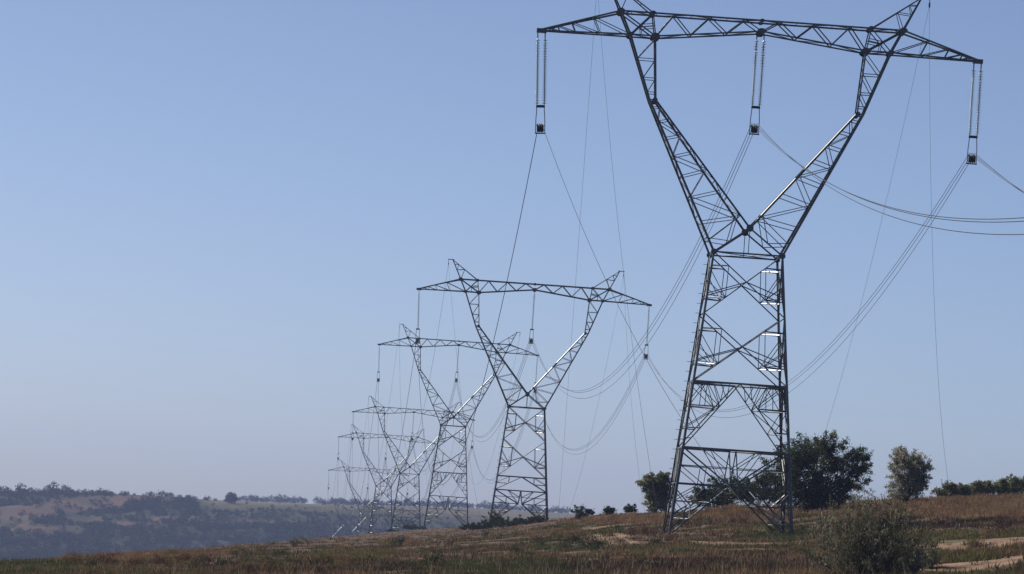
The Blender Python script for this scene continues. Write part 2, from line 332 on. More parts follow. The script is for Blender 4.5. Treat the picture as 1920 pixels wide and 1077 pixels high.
def head_parts():
    g = G; P = []
    for s in (-1, 1):                                     # arms of the V, one each side
        a = LB(); ow = [(s * g.ww, y, 0) for y in (-g.wd, g.wd)]; ok = [(s * (g.xk + 0.35), y, g.zk) for y in (-g.dk, g.dk)]
        bo = [(s * g.xbo, y, g.zbo) for y in (-g.dc, g.dc)]; to = [(s * g.xto, y, g.zt) for y in (-g.dc, g.dc)]
        ap = [(0, y, g.za) for y in (-g.da, g.da)]; ki = [(s * (g.xk - 0.05), y, g.zk) for y in (-g.dk, g.dk)]
        bi = [(s * g.xbi, y, g.zbi) for y in (-g.dc, g.dc)]
        for f in (0, 1):
            n = (0, -1 if f == 0 else 1, 0); fl = s * (1 if f else -1)
            a.bar(ow[f], ok[f], WL, n, flip=fl); a.bar(ok[f], bo[f], WL * .95, n, flip=fl); a.bar(bo[f], to[f], WL * .9, n, flip=fl)
            dd = (Vector(ki[f]) - Vector(ap[f])).normalized(); ib = Vector((-s * dd.z, 0, s * dd.x * s)).normalized(); nn = Vector(n) * math.cos(.55) - ib * math.sin(.55)
            a.bar(ap[f], ki[f], WC * 1.15, nn, flip=-fl); a.bar(ki[f], bi[f], WC * .9, n, flip=-fl)
            a.bar(ki[f], ok[f], WD, n)
            # lacing of the front / back face
            O = (ow[f], ok[f]); I = (ap[f], ki[f]); to_, ti_ = [.2, .36, .5, .63, .75, .86, .95], [.1, .3, .46, .6, .73, .85, .95]
            for i in range(len(to_)):
                a.bar(L(*O, to_[i]), L(*I, ti_[i]), WS, n)
                if i < len(to_) - 1:
                    if i % 2: a.bar(L(*O, to_[i]), L(*I, ti_[i + 1]), WS, n)
                    else: a.bar(L(*I, ti_[i]), L(*O, to_[i + 1]), WS, n)
            a.bar(L(*O, .08), L(*I, .1), WS, n); 
            # knee to crossarm
            O = (ok[f], bo[f]); I = (ki[f], bi[f])
            for i, t in enumerate((.12, .34, .64)):
                a.bar(L(*O, t), L(*I, t), WS, n); a.bar(L(*O, t), L(*I, (.34, .64, .97)[i]), WS, n)
        zigzag(a, (ow[0], ok[0]), (ow[1], ok[1]), [.1, .24, .37, .5, .62, .74, .86, .97], WS, (s, 0, -.5))
        zigzag(a, (ap[0], ki[0]), (ap[1], ki[1]), [.1, .24, .37, .5, .62, .74, .86, .97], WS, (-s, 0, .6))
        zigzag(a, (ok[0], bo[0]), (ok[1], bo[1]), [.15, .38, .6, .8, .98], WS, (s, 0, -.4))
        zigzag(a, (ki[0], bi[0]), (ki[1], bi[1]), [.15, .38, .6, .8, .98], WS, (-s, 0, 0))
        pl = []
        for y in (-1, 1):
            q = LB(); q.plate((s * g.xk, y * (g.dk + .05), g.zk), 0.17, .03); pl.append(('gusset_plate', q))
        P.append(('arm', a, pl))
        # earth wire peak
        k = LB(); tip = [(s * g.xp, y, g.zp) for y in (-.1, .1)]; ti = [(s * g.xti, y, g.zt) for y in (-g.dc, g.dc)]
        for f in (0, 1):
            n = (0, -1 if f == 0 else 1, 0)
            k.bar(to[f], tip[f], WC, n, flip=s * (1 if f else -1)); k.bar(ti[f], tip[f], WD, n)
            O = (to[f], tip[f]); I = (ti[f], tip[f])
            k.bar(L(*I, .52), L(*O, .48), WS, n); k.bar(L(*I, .52), to[f], WS, n); k.bar(L(*I, .76), L(*O, .48), WS, n); k.bar(L(*I, .76), L(*O, .76), WS, n)
        zigzag(k, (to[0], tip[0]), (to[1], tip[1]), [.2, .45, .7], WS, (s, 0, 0)); zigzag(k, (ti[0], tip[0]), (ti[1], tip[1]), [.25, .5, .75], WS, (-s, 0, .5))
        br = LB(); br.box((s * (g.xp + .2), 0, g.zp + .03), .75, .12, .09)
        P.append(('earth_wire_peak', k, [('bracket', br)]))
    c = LB()                                              # crossarm
    for f in (0, 1):
        y = (-1 if f == 0 else 1) * g.dc; n = (0, -1 if f == 0 else 1, 0); yt = y * .22
        B = [(-13.75, yt, g.ztip), (-g.xbo, y, g.zbo), (-g.xbi, y, g.zbi), (0, y, g.zbc), (g.xbi, y, g.zbi), (g.xbo, y, g.zbo), (13.75, yt, g.ztip)]
        for p, q in zip(B, B[1:]): c.bar(p, q, WC, n)
        Tt = [(-13.75, yt, g.ztip + .08), (-g.xto, y, g.zt), (0, y, g.zt), (g.xto, y, g.zt), (13.75, yt, g.ztip + .08)]
        for p, q in zip(Tt, Tt[1:]): c.bar(p, q, WC, n, flip=-1)
        for s in (-1, 1):
            bot = lambda x: (s * x, y, g.zbc + (g.zbi - g.zbc) * x / g.xbi)
            seq = [(6.63, 0), (5.55, 1), (4.45, 0), (3.3, 1), (2.2, 0), (1.1, 1), (0, 0)]
            for (x1, a1), (x2, a2) in zip(seq, seq[1:]):
                p = (s * x1, y, g.zt) if a1 else bot(x1); q = (s * x2, y, g.zt) if a2 else bot(x2); c.bar(p, q, WD, n)
            bi, ti, bo, to = (s * g.xbi, y, g.zbi), (s * g.xti, y, g.zt), (s * g.xbo, y, g.zbo), (s * g.xto, y, g.zt)
            c.bar(bi, ti, WD, n); c.bar(to, bi, WC * .9, n); c.bar(bo, ti, WD, n, flip=-1)
            m1 = L(bo, ti, .45); c.bar(m1, L(bi, ti, .55), WS, n); c.bar(m1 - Vector((0, 0, .15)), L(bi, ti, .45), WS, n); c.bar(m1, (s * 7.5, y, g.zbi), WS, n)
            tipb, tipt = (s * 13.75, yt, g.ztip), (s * 13.75, yt, g.ztip + .08)
            fr = [0.0, .33, .62, .86, 1.0]; fr = [.34, .62, .8, .91]; prev = bo
            for t in fr:
                tp, bt = L(to, tipt, t), L(bo, tipb, t); 
                c.bar(tp, bt, WS * 1.1, n); c.bar(tp, prev, WS * 1.1, n); prev = bt
    xs = [-13.3, -12, -10.6, -g.xbo, -g.xbi, -4.45, -2.2, 0, 2.2, 4.45, g.xbi, g.xbo, 10.6, 12, 13.3]
    def yd(x, x0): x = abs(x); return g.dc if x < x0 else g.dc * (1 - .78 * (x - x0) / (13.75 - x0))
    def zb(x): x = abs(x); return g.zbc + (g.zbi - g.zbc) * x / g.xbi if x < g.xbi else g.zbi + (g.ztip - g.zbi) * (x - g.xbi) / (13.75 - g.xbi)
    def ztp(x): x = abs(x); return g.zt if x < g.xto else g.zt + (g.ztip - g.zt) * (x - g.xto) / (13.75 - g.xto)
    for i, x in enumerate(xs):
        for fn, x0, nr in ((zb, g.xbo, (0, 0, -1)), (ztp, g.xto, (0, 0, 1))):
            c.bar((x, -yd(x, x0), fn(x)), (x, yd(x, x0), fn(x)), WS, nr)
            if i < len(xs) - 1: x2 = xs[i + 1]; sg = 1 if i % 2 else -1; c.bar((x, -sg * yd(x, x0), fn(x)), (x2, sg * yd(x2, x0), fn(x2)), WS, nr)
    subs = []
    for (x, z, r) in ((-g.xto, g.zt, .32), (g.xto, g.zt, .32), (-g.xbi, g.zbi, .36), (g.xbi, g.zbi, .36), (0, g.zbc, .34), (-g.xbo, g.zbo, .26), (g.xbo, g.zbo, .26), (-g.xti, g.zt, .24), (g.xti, g.zt, .24), (0, g.zt, .2)):
        for y in (-1, 1): q = LB(); q.plate((x, y * (g.dc + .035), z), r * .82, .03, rz=.75); subs.append(('gusset_plate', q))
    for s in (-1, 1): q = LB(); q.box((s * 13.78, 0, g.ztip + .0), .62, .5, .26); subs.append(('tip_plate', q))
    P.append(('crossarm', c, subs))
    w = LB(); sub = []                                    # waist frame
    for f in (0, 1):
        y = (-1 if f == 0 else 1); n = (0, y, 0); A = (0, y * g.da, g.za)
        w.bar((-g.ww, y * g.wd, 0), (g.ww, y * g.wd, 0), WC, n)
        for s in (-1, 1): w.bar(A, (s * g.ww, y * g.wd, 0), WC, n); w.bar(L((s * g.ww, y * g.wd, 0), (s * (g.xk + .35), y * g.dk, g.zk), .09), L(A, (s * g.ww, y * g.wd, 0), .55), WS, n); w.bar(L(A, (s * g.ww, y * g.wd, 0), .55), L(A, (s * g.xk, y * g.dk, g.zk), .12), WS, n)
        w.bar(A, (0, y * g.wd, 0), WS, n)
        q = LB(); q.plate((0, y * (g.da + .05), g.za), .24, .04); sub.append(('gusset_plate', q))
        for s in (-1, 1): q = LB(); q.plate((s * g.ww, y * (g.wd + .05), 0), .2, .04); sub.append(('gusset_plate', q))
    w.bar((0, -g.da, g.za), (0, g.da, g.za), WS, (0, 0, 1))
    for s in (-1, 1): w.bar((s * g.ww, -g.wd, 0), (s * g.ww, g.wd, 0), WC, (s, 0, 0))
    w.bar((-g.ww, -g.wd, 0), (g.ww, g.wd, 0), WS, (0, 0, 1)); w.bar((g.ww, -g.wd, 0), (-g.ww, g.wd, 0), WS, (0, 0, 1))
    P.append(('waist_frame', w, sub))
    return P
def body_parts(H, zA, zB, zM, zM2, HW):
    """legs from the waist (z=0) to the feet (z=-H)"""
    g = G; P = []
    hw = lambda z: (g.ww + (HW - g.ww) * (-z / H), g.wd + (HW - g.wd) * (-z / H))
    def cn(i, z):                                          # corner i: 0 FL 1 FR 2 BR 3 BL
        a, b = hw(z); return Vector(((-a, a, a, -a)[i], (-b, -b, b, b)[i], z))
    for i in range(4):
        l = LB(); sx, sy = ((-1, -1), (1, -1), (1, 1), (-1, 1))[i]
        fl = 1 if sx * sy > 0 else -1
        for z0, z1, k in ((0, -3.87, 1), (-3.87, zA, 1.08), (zA, zB, 1.15), (zB, -H - .25, 1.25)):
            l.bar(cn(i, z0), cn(i, z1), WL * k, (0, sy, 0), flip=-fl if False else (sx * -sy))
        ft = LB(); c = cn(i, -H - .1); ft.box(c - Vector((0, 0, .12)), .6, .6, .5)
        sub = [('footing', ft)]
        if i == 3:
            pass
        P.append(('leg', l, sub))
    nr = [(0, -1, 0), (1, 0, 0), (0, 1, 0), (-1, 0, 0)]
    up = LB(); dn = LB(); bm = LB(); bm2 = LB()
    ST = []
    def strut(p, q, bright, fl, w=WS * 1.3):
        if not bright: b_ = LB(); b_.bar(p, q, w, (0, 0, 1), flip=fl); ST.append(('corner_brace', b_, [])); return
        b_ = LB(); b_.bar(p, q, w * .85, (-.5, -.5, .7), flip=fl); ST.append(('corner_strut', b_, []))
    def xpanel(z0, z1):
        U = {}; Lo = {}
        for f in range(4):
            up = LB(); ST.append(('face_bracing', up, []))
            a, b = f, (f + 1) % 4; n = nr[f]; TL, TR, BL, BR = cn(a, z0), cn(b, z0), cn(a, z1), cn(b, z1)
            up.bar(TL, BR, WD, n); up.bar(TR, BL, WD, n, flip=-1)
            w0 = (TR - TL).length; w1 = (BR - BL).length; t = w0 / (w0 + w1); Cc = L(TL, BR, t)
            for k, (Tt, Bt) in enumerate(((TL, BL), (TR, BR))):
                u = L(Tt, Cc, .46); lo = L(Bt, Cc, .50); leg = lambda q: L(Tt, Bt, q)
                U[(f, k)] = u; Lo[(f, k)] = lo
                up.bar(leg(.22), u, WS, n); up.bar(u, lo, WS, n); up.bar(leg(.3), lo, WS, n); up.bar(leg(.5), lo, WS, n); up.bar(leg(.68), Cc, WD * .85, n); up.bar(leg(.7), lo, WS, n)
        for f in range(4):                                 # corner struts between adjacent faces
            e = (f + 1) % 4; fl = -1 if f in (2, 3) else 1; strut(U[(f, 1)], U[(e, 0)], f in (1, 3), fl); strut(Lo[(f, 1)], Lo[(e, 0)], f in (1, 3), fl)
    xpanel(0, -3.87); xpanel(-3.87, zA)
    short = (zA - zB) < 2.5
    U = {}
    for f in range(4):                                     # inverted V between the two belts
        a, b = f, (f + 1) % 4; n = nr[f]; TL, TR, BL, BR = cn(a, zA), cn(b, zA), cn(a, zB), cn(b, zB); Mt = L(TL, TR, .5); Mb = L(BL, BR, .5)
        up = LB(); ST.append(('face_bracing', up, [])); bm.bar(TL, TR, WC * 1.1, n); bm2.bar(BL, BR, WC * 1.1, n)
        for k, (Tt, Bt) in enumerate(((TL, BL), (TR, BR))):
            up.bar(Mt, Bt, WD, n); leg = lambda q: L(Tt, Bt, q); V_ = lambda q: L(Mt, Bt, q)
            if short:
                up.bar(leg(.5), V_(.5), WS, n); up.bar(V_(.5), L(Tt, Mt, .5), WS, n); up.bar(leg(.5), L(Tt, Mt, .5), WS, n); U[(f, k)] = [V_(.5)]
            else:
                up.bar(leg(.36), V_(.36), WS * 1.2, n); up.bar(leg(.7), V_(.7), WS, n); up.bar(leg(.86), V_(.86), WS, n); up.bar(leg(.36), V_(.7), WS, n); up.bar(leg(.7), V_(.36), WS, n)
                for q, r in ((.3, .2), (.42, .36)): up.bar(L(Tt, Mt, q), V_(.36), WS, n)
                up.bar(L(Tt, Mt, .3), leg(.36), WS, n); up.bar(L(Tt, Mt, .58), V_(.24), WS, n); up.bar(Tt, V_(.36), WS, n);  up.bar(L(Tt, Mt, .3), L(leg(.36), V_(.36), .5), WS, n)
                up.bar(L(Tt, Mt, .78), V_(.24), WS, n)
                U[(f, k)] = [V_(.36), V_(.7)]
    for f in range(4):
        e = (f + 1) % 4
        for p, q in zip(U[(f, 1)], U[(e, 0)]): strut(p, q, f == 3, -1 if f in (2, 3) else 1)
    for z, bq in ((zA, bm), (zB, bm2)):                                     # belts: diaphragm
        m = [L(cn(f, z), cn((f + 1) % 4, z), .5) for f in range(4)]
        for f in range(4): bq.bar(m[f], m[(f + 1) % 4], WD, (0, 0, 1))
    # base: two triangles per face meeting near the middle
    Un = {}
    for f in range(4):
        a, b = f, (f + 1) % 4; n = nr[f]
        TL, TR = cn(a, zB), cn(b, zB); Mt = L(TL, TR, .5); ML, MR = cn(a, zM), cn(b, zM); FL, FR = cn(a, -H), cn(b, -H)
        for k, (T0, M0, F0) in enumerate(((TL, ML, FL), (TR, MR, FR))):
            oth = (MR, ML)[k]; Vx = L(M0, oth, .465)
            dn.bar(F0, Vx, WC, n); dn.bar(M0, Vx, WD * 1.1, n); dn.bar(T0, Vx, WC * .9, n); dn.bar(Mt, Vx, WD, n)
            dn.bar(L(T0, Mt, .5), Vx, WS, n)
            # upper secondary
            mu = L(T0, M0, .5); du = L(T0, Vx, .5)
            dn.bar(mu, du, WS, n);  dn.bar(du, L(M0, Vx, .5), WS, n); dn.bar(mu, L(M0, Vx, .5), WS, n); 
            dn.bar(du, L(Mt, Vx, .5), WS, n);  dn.bar(L(T0, Mt, .5), L(Mt, Vx, .5), WS, n)
            # lower secondary
            for q0, q1 in ((.34, .34), (.68, .68)): dn.bar(L(M0, F0, q0), L(Vx, F0, q1), WS, n)
            dn.bar(L(M0, F0, .34), L(M0, Vx, .5), WS, n); dn.bar(L(M0, Vx, .5), L(Vx, F0, .34), WS, n); dn.bar(L(M0, F0, .68), L(Vx, F0, .34), WS, n)
            dn.bar(L(M0, F0, .34), L(Vx, F0, .68), WS, n); dn.bar(L(M0, F0, .85), L(Vx, F0, .68), WS, n)
            Un[(f, k)] = [L(Vx, F0, .34), L(Vx, F0, .68), L(M0, F0, .68), du]
    for f in range(4):
        e = (f + 1) % 4; A, B = Un[(f, 1)], Un[(e, 0)]; fl = -1 if f in (2, 3) else 1
        strut(A[1], B[1], f == 3, fl); dn.bar(A[3], B[3], WS, (0, 0, 1))
        Mm = L(A[0], B[0], .5) + Vector((0, 0, -.25))
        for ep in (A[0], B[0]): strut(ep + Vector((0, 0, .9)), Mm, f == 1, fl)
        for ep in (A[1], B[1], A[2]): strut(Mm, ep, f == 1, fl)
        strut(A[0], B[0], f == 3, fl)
    P += ST + [('belt_frame', bm, []), ('belt_frame', bm2, []), ('base_bracing', dn, [])]
    return P
def build_parts(parts, root):
    for name, lb, subs in parts:
        o = obj(name, lb.mesh(name), M_glint if name == 'corner_strut' else M_steel, root)
        for sn, sb in subs: obj(sn, sb.mesh(sn), M_conc if sn == 'footing' else M_plate if 'plate' in sn else M_steel, o)
HEAD = head_parts()
BA = body_parts(17.8, -8.15, -12.3, -14.55, 0, 3.82); BB = body_parts(14.1, -8.3, -9.95, -11.5, 0, 3.45)
TW = [(14.526, 301.27, 16.97, 0.014, 'A'), (2.729, 572.95, 12.33, 0.009, 'B'), (-8.542, 835.05, 13.92, 0.004, 'A'), (-20.374, 1095.7, 6.67, 0.001, 'B'),
      (-32.73, 1375.75, 4.29, 0, 'A'), (-44.96, 1661.5, -3.77, 0, 'B'), (-63.9, 2145.0, -16.5, 0, 'B'), (-85.0, 2500.0, -22.8, 0, 'B')]
TL_ = ['nearest and largest lattice tower, on the brown field before the big dark tree', 'second steel lattice tower from the camera, low bushes round its left foot',
       'third lattice tower back, its crossarm passing behind the second tower\'s left arm', 'fourth steel lattice tower back, first one whose feet are hidden by the field edge',
       'fifth steel lattice tower back, small, between the fourth tower and the sixth', 'sixth steel lattice tower back, its crossarm level just above the far tree row',
       'seventh, tiny faint tower in the valley, its crossarm level with the far plateau', 'eighth and farthest faint steel tower, wholly against the dark hillside']
ORD = ['nearest', 'second', 'third', 'fourth', 'fifth', 'sixth', 'seventh', 'eighth']
protoA = protoB = None; towers = []
for i, (x, y, z, a, k) in enumerate(TW):
    if i == 0: r = protoA = empty('lattice_tower'); build_parts(HEAD, r); build_parts(BA, r)
    elif i == 1: 
        r = protoB = empty('lattice_tower')
        for ch in list(protoA.children):
            if ch.name.split('.')[0] not in ('leg', 'face_bracing', 'belt_frame', 'base_bracing', 'corner_strut', 'corner_brace'): copy_tree(ch, r)
        build_parts(BB, r)
    else: r = copy_tree(protoA if k == 'A' else protoB)
    r.location = (x, y, z); r.rotation_euler = (0, 0, a); tag(r, TL_[i], 'transmission tower', 'lattice towers of the power line'); towers.append(r)

bolt = LB(); bolt.tube([(0, 0, 0), (-.26, 0, 0)], .016, 5); bolt.lathe((0, 0, 0), [(0, -.02), (.03, -.02), (.03, .02), (0, .02)], 6); bme = bolt.mesh('step_bolt')
for r, H, HW, st in ((towers[0], 17.8, 3.82, .62), (towers[1], 14.1, 3.45, .84)):
    lg = [c for c in r.children if c.name.split('.')[0] == 'leg'][3]; z = -.6
    while z > -H + 2.2:
        obj('step_bolt', bme, M_steel, lg, (-(G.ww + (HW - G.ww) * (-z / H)) - .04, G.wd + (HW - G.wd) * (-z / H), z)); z -= st
# ---------------------------------------------------------------- insulators
def disc_mesh():
    l = LB(); l.lathe((0, 0, 0), [(.0, .075), (.045, .07), (.05, .03), (.06, .02), (.14, -.014), (.152, -.032), (.135, -.034), (.11, -.018), (.05, -.02), (.03, -.05), (0, -.055)], 14); return l.mesh('glass_disc', True)
DISC = disc_mesh()
def clamp_parts(root, hw, z0):
    """yoke ring, hanging frame and the running block below an insulator"""
    y = LB(); y.ring((0, 0, z0 - .02), hw + .02, .022, sq=.55); y.box((0, 0, z0 - .1), hw * 2 + .1, .06, .12); yo = obj('yoke_ring', y.mesh('yoke_ring'), M_iron, root)
    f = LB(); zt, zb = z0 - .15, z0 - 1.78
    for s in (-1, 1): f.bar((s * hw, 0, zt), (s * (hw + .05), 0, zt - .75), .05, (0, -1, 0)); f.bar((s * (hw + .05), 0, zt - .75), (s * (hw + .06), 0, zb), .05, (0, -1, 0))
    f.box((0, 0, zb), hw * 2 + .2, .1, .07); f.box((0, 0, zb + .5), hw * 2 + .16, .04, .04)
    fo = obj('hanging_frame', f.mesh('hanging_frame'), M_iron, root)
    for k in (-1, 0, 1):
        q = LB(); n = 20
        c = Vector((k * hw * .62, 0, zb + .33)); kk = q.n
        for e, rr in ((-.07, .30), (-.02, .24), (.02, .24), (.07, .30)):
            for j in range(n): a = 2 * math.pi * j / n; q.v.append(c + Vector((e, rr * math.cos(a), rr * math.sin(a))))
        for u in range(3):
            for j in range(n): p = (j + 1) % n; q.f.append((kk + u * n + j, kk + u * n + p, kk + (u + 1) * n + p, kk + (u + 1) * n + j))
        q.f.append(tuple(range(kk, kk + n))[::-1]); q.f.append(tuple(range(kk + 3 * n, kk + 4 * n))); q.n += 4 * n
        obj('sheave', q.mesh('sheave'), M_rubber, fo)
    return zb
def make_insulator(double, fine):
    r = empty('suspension_insulator')
    xs = (-.23, .23) if double else (0,)
    for x in xs:
        t = LB(); t.tube([(x, 0, -.1), (x, 0, -4.7)], .026, 6); t.box((x, 0, -.2), .07, .05, .3)
        if not fine:
            for k in range(24): t.lathe((x, 0, -.5 - k * .172), [(.0, .075), (.045, .07), (.05, .03), (.06, .02), (.15, -.012), (.15, -.03), (.05, -.02), (0, -.03)], 8)
        s = obj('insulator_string', t.mesh('insulator_string'), M_iron if fine else M_glass, r)
        if fine:
            for k in range(24): obj('glass_disc', DISC, M_glass, s, (x, 0, -.5 - k * .172))
    clamp_parts(r, .23 if double else .17, -4.6); return r
insA = make_insulator(True, True); insB = make_insulator(False, False)
PH = [('left end', -13.78, G.ztip - .1, (.055, .04)), ('middle', 0, G.zbc - .05, (0, 0)), ('right end', 13.78, G.ztip - .1, (0.004, 0.004))]
clampP = {}
firstA = firstB = True
for i, (x, y, z, a, k) in enumerate(TW):
    for j, (pn, lx, lz, ln) in enumerate(PH):
        if i == 0: o = insA if j == 0 else copy_tree(insA)
        else: o = insB if (i == 1 and j == 0) else copy_tree(insB)
        p = Vector((x + lx * math.cos(a), y + lx * math.sin(a), z + lz)); lean = ln[0 if i == 0 else 1]
        o.location = p; o.rotation_euler = (0, -lean, a)
        clampP[(i, j)] = p + Vector((math.sin(lean) * 5.95, 0, -5.95 * math.cos(lean)))
        tag(o, 'glass insulator%s hanging from the %s of the %s tower\'s crossarm' % (' pair' if i == 0 else '', pn, ORD[i]), 'insulator', 'insulator strings of the power line')

# ---------------------------------------------------------------- wires
def wire(name, p, q, sag, r, m, label, cat, group=None, t1=1.0, n=48, par=None):
    p, q = Vector(p), Vector(q); P = []
    for k in range(n + 1): t = t1 * k / n; v = p.lerp(q, t); v.z -= 4 * sag * t * (1 - t); P.append(v)
    l = LB(); l.tube(P, r, 4); return tag(obj(name, l.mesh(name), m), label, cat, group)
T0 = {1: Vector((28.2, 29, 20.6)), 2: Vector((41.9, 29, 16.9))}
for j, pn in ((1, 'middle'), (2, 'right')):
    for b, (dx, ds) in enumerate(((-.17, 0.0), (.0, .12), (.17, .65))):
        p = clampP[(0, j)] + Vector((dx, 0, .25)); q = T0[j] + Vector((dx, 0, 0))
        wire('conductor', p, q, 10.8 + ds, .017, M_wire, 'thin %s conductor running from the nearest tower out to the right edge' % pn, 'wire', 'conductors of the %s phase towards the camera' % pn, n=90)
for i in range(7):
    for j, pn in ((1, 'middle'), (2, 'right')):
        for b, (dx, ds) in enumerate(((-.17, .0), (.0, .15), (.17, .75))):
            p = clampP[(i, j)] + Vector((dx, 0, .25)); q = clampP[(i + 1, j)] + Vector((dx, 0, .25))
            wire('conductor', p, q, 11.0 + ds + (0, 0, .5, 0, .5, 3, 0)[i], .017 + .002 * i, M_wire, 'thin %s conductor sagging between the %s and the %s tower' % (pn, ORD[i], ORD[i + 1]), 'wire', 'conductors of the %s phase between the %s and %s towers' % (pn, ORD[i], ORD[i + 1]))
    p = clampP[(i, 0)] + Vector((-.12, 0, .1)); q = clampP[(i + 1, 0)] + Vector((0, 0, .1))
    wire('pilot_rope', p, q, 20.0 if i < 4 else 12, .022, M_rope, 'lone rope sagging deep at left between the %s and the %s tower' % (ORD[i], ORD[i + 1]), 'rope')
def grope(p, g, sag, label, r=.017):
    wire('pilot_rope', p, g, sag, r, M_rope, label, 'rope')
g = at(1475, 1040, 235); g = Vector((g[0], g[1], float(gz(g[0], g[1])) + .05))
grope(clampP[(0, 0)] + Vector((.12, 0, .1)), g, 2.6, 'dark rope slanting from the nearest crossarm\'s left end down to the field', .015)
# earth-wire clamps and their ropes
def make_ewc():
    r = empty('earth_wire_block'); l = LB(); l.tube([(0, 0, 0), (0, 0, -.3)], .025, 5); obj('hanger', l.mesh('hanger'), M_iron, r)
    l = LB(); l.ring((0, 0, 0), .13, .05, 14, 5); me = l.mesh('pulley'); o = obj('pulley', me, M_rubber, r, (0, 0, -.45)); o.rotation_euler = (0, math.pi / 2, 0); return r
ew = make_ewc()
for i, (x, y, z, a, k) in enumerate(TW[:6]):
    for s, sn in ((-1, 'left'), (1, 'right')):
        o = ew if (i == 0 and s == -1) else copy_tree(ew); p = Vector((x + s * (G.xp + .5), y, z + G.zp)); o.location = p
        tag(o, 'small pulley hanging from the %s peak of the %s tower' % (sn, ORD[i]), 'pulley', 'earth wire pulleys on the tower peaks')
        p = p - Vector((0, 0, .5))
        if i == 0: gs = ((1047, 966, 455, 'far'), (1252, 1052, 215, 'near')) if s == -1 else ((1500, 948, 366, 'far'), (1805, 1026, 245, 'near'))
        elif i == 1: gs = ((905, 986, 705, 'far'),) if s == -1 else ((1062, 968, 555, 'far'), (1210, 955, 440, 'near'))
        else: gs = ()
        for (gx, gy, gy_, fn) in gs:
            q = at(gx, gy, gy_); q = Vector((q[0], q[1], float(gz(q[0], q[1])) + .02))
            grope(p, q, 3.2 if fn == 'far' else (6.5 if s == 1 and i == 0 else 2.4), 'hair-thin rope from the %s peak of the %s tower to the ground %s' % (sn, ORD[i], 'behind' if fn == 'far' else 'in front'), .0075 if i == 0 else .010)
        if i >= 1 and i < 5 and not (i == 1 and s == 1):
            x2, y2, z2 = TW[i + 1][:3]; grope(p, Vector((x2 + s * (G.xp + .5), y2, z2 + G.zp - .5)), 22, 'hair-thin rope from the %s peak of the %s tower to the tower behind' % (sn, ORD[i]), .014)

# ---------------------------------------------------------------- vegetation
def leaves(rng, cen, n, spread, ln, wd, updir=0.3, squash=0.8):
    """diamond leaves round cluster centres cen (k,3); returns V,F"""
    k = len(cen); c = np.repeat(cen, n, 0); N = len(c)
    d = rng.normal(size=(N, 3)); d[:, 2] *= squash; p = c + d * (spread[:, None].repeat(n, 0).reshape(-1, 1) if hasattr(spread, '__len__') else spread)
    a = rng.normal(size=(N, 3)); a[:, 2] += updir * 2; a /= np.linalg.norm(a, axis=1)[:, None]
    b = rng.normal(size=(N, 3)); b = np.cross(a, b); b /= np.linalg.norm(b, axis=1)[:, None]
    s = rng.uniform(.6, 1.35, (N, 1)); A = a * ln * s * .5; B = b * wd * s * .5
    V = np.stack([p - A, p + B, p + A, p - B], 1).reshape(-1, 3); Fa = np.arange(N * 4).reshape(N, 4); return V, Fa
def crown_pts(rng, lobes, k, shell=.55):
    """lobes: (cx,cy,cz,rx,ry,rz); cluster centres biased to the shell"""
    L_ = np.array(lobes, float); wv = (L_[:, 3] * L_[:, 4] * L_[:, 5]) ** .75; idx = rng.choice(len(L_), k, p=wv / wv.sum())
    d = rng.normal(size=(k, 3)); d /= np.linalg.norm(d, axis=1)[:, None]; r = rng.uniform(shell, 1.0, (k, 1)) ** .8
    return L_[idx, :3] + d * r * L_[idx, 3:6]
def limbs(rng, base, targets, r0, curvy=.12, lb=None, z0=0.15):
    lb = lb or LB()
    for t in targets:
        t = Vector(t); b = Vector(base) + Vector((rng.normal() * r0, rng.normal() * r0, -.15)); m = b.lerp(t, .45) + Vector((rng.normal() * curvy, rng.normal() * curvy, abs(rng.normal()) * curvy)) * t.length * .5
        lb.tube([b, b.lerp(m, .5), m, m.lerp(t, .5), t], [r0, r0 * .8, r0 * .6, r0 * .38, r0 * .12], 5)
    return lb
def tree(name, seed, loc, lobes, k, n, spread, ln, wd, lm, r0, nl, label, cat, group=None, shell=.5, trunk_h=None, updir=.3, sprig=1.0):
    rng = np.random.RandomState(seed); root = empty(name, loc)
    cen = crown_pts(rng, lobes, k, shell); cen = cen[cen[:, 2] > .05]
    mid = np.array(lobes)[:, :3].mean(0); out = cen - mid; out[:, 2] = out[:, 2] * .6 + .35; out /= np.linalg.norm(out, axis=1)[:, None]
    sg = rng.rand(len(cen)) < .5; sl_ = rng.uniform(.15, .55, len(cen)) * sprig
    cen = np.concatenate([cen] + [cen[sg] + out[sg] * (sl_[sg] * q)[:, None] + rng.normal(size=(sg.sum(), 3)) * .05 for q in (.5, .85, 1.2)])
    n = max(6, int(n * .42)); spread = np.concatenate([np.full(k, spread)[:len(cen)], np.full(max(0, len(cen) - k), spread * .42)])[:len(cen)]
    V, Fa = leaves(rng, cen, n, spread, ln, wd, updir); V[:, 2] = np.maximum(V[:, 2], .02)
    obj('crown' if trunk_h else 'foliage', npmesh('crown', V, Fa), lm, root)
    lb = LB(); base = (0, 0, 0)
    if trunk_h:
        lb.tube([(0, 0, -.3), (0.03, 0, trunk_h * .5), (-.04, .03, trunk_h)], [r0 * 1.9, r0 * 1.4, r0 * 1.1], 8); base = (-.04, .03, trunk_h)
    sel = cen[rng.choice(len(cen), min(nl, len(cen)), replace=False)]
    limbs(rng, base, sel, r0 if not trunk_h else r0 * .8, lb=lb)
    obj('trunk' if trunk_h else 'stems', lb.mesh('trunk', True), M_bark, root)
    return tag(root, label, cat, group)
LM_dark = leaf_mat('dark_green_leaves', [(0, (.014, .018, .008)), (.45, (.032, .042, .015)), (.8, (.085, .105, .03)), (1, (.17, .19, .06))], .45, .9)
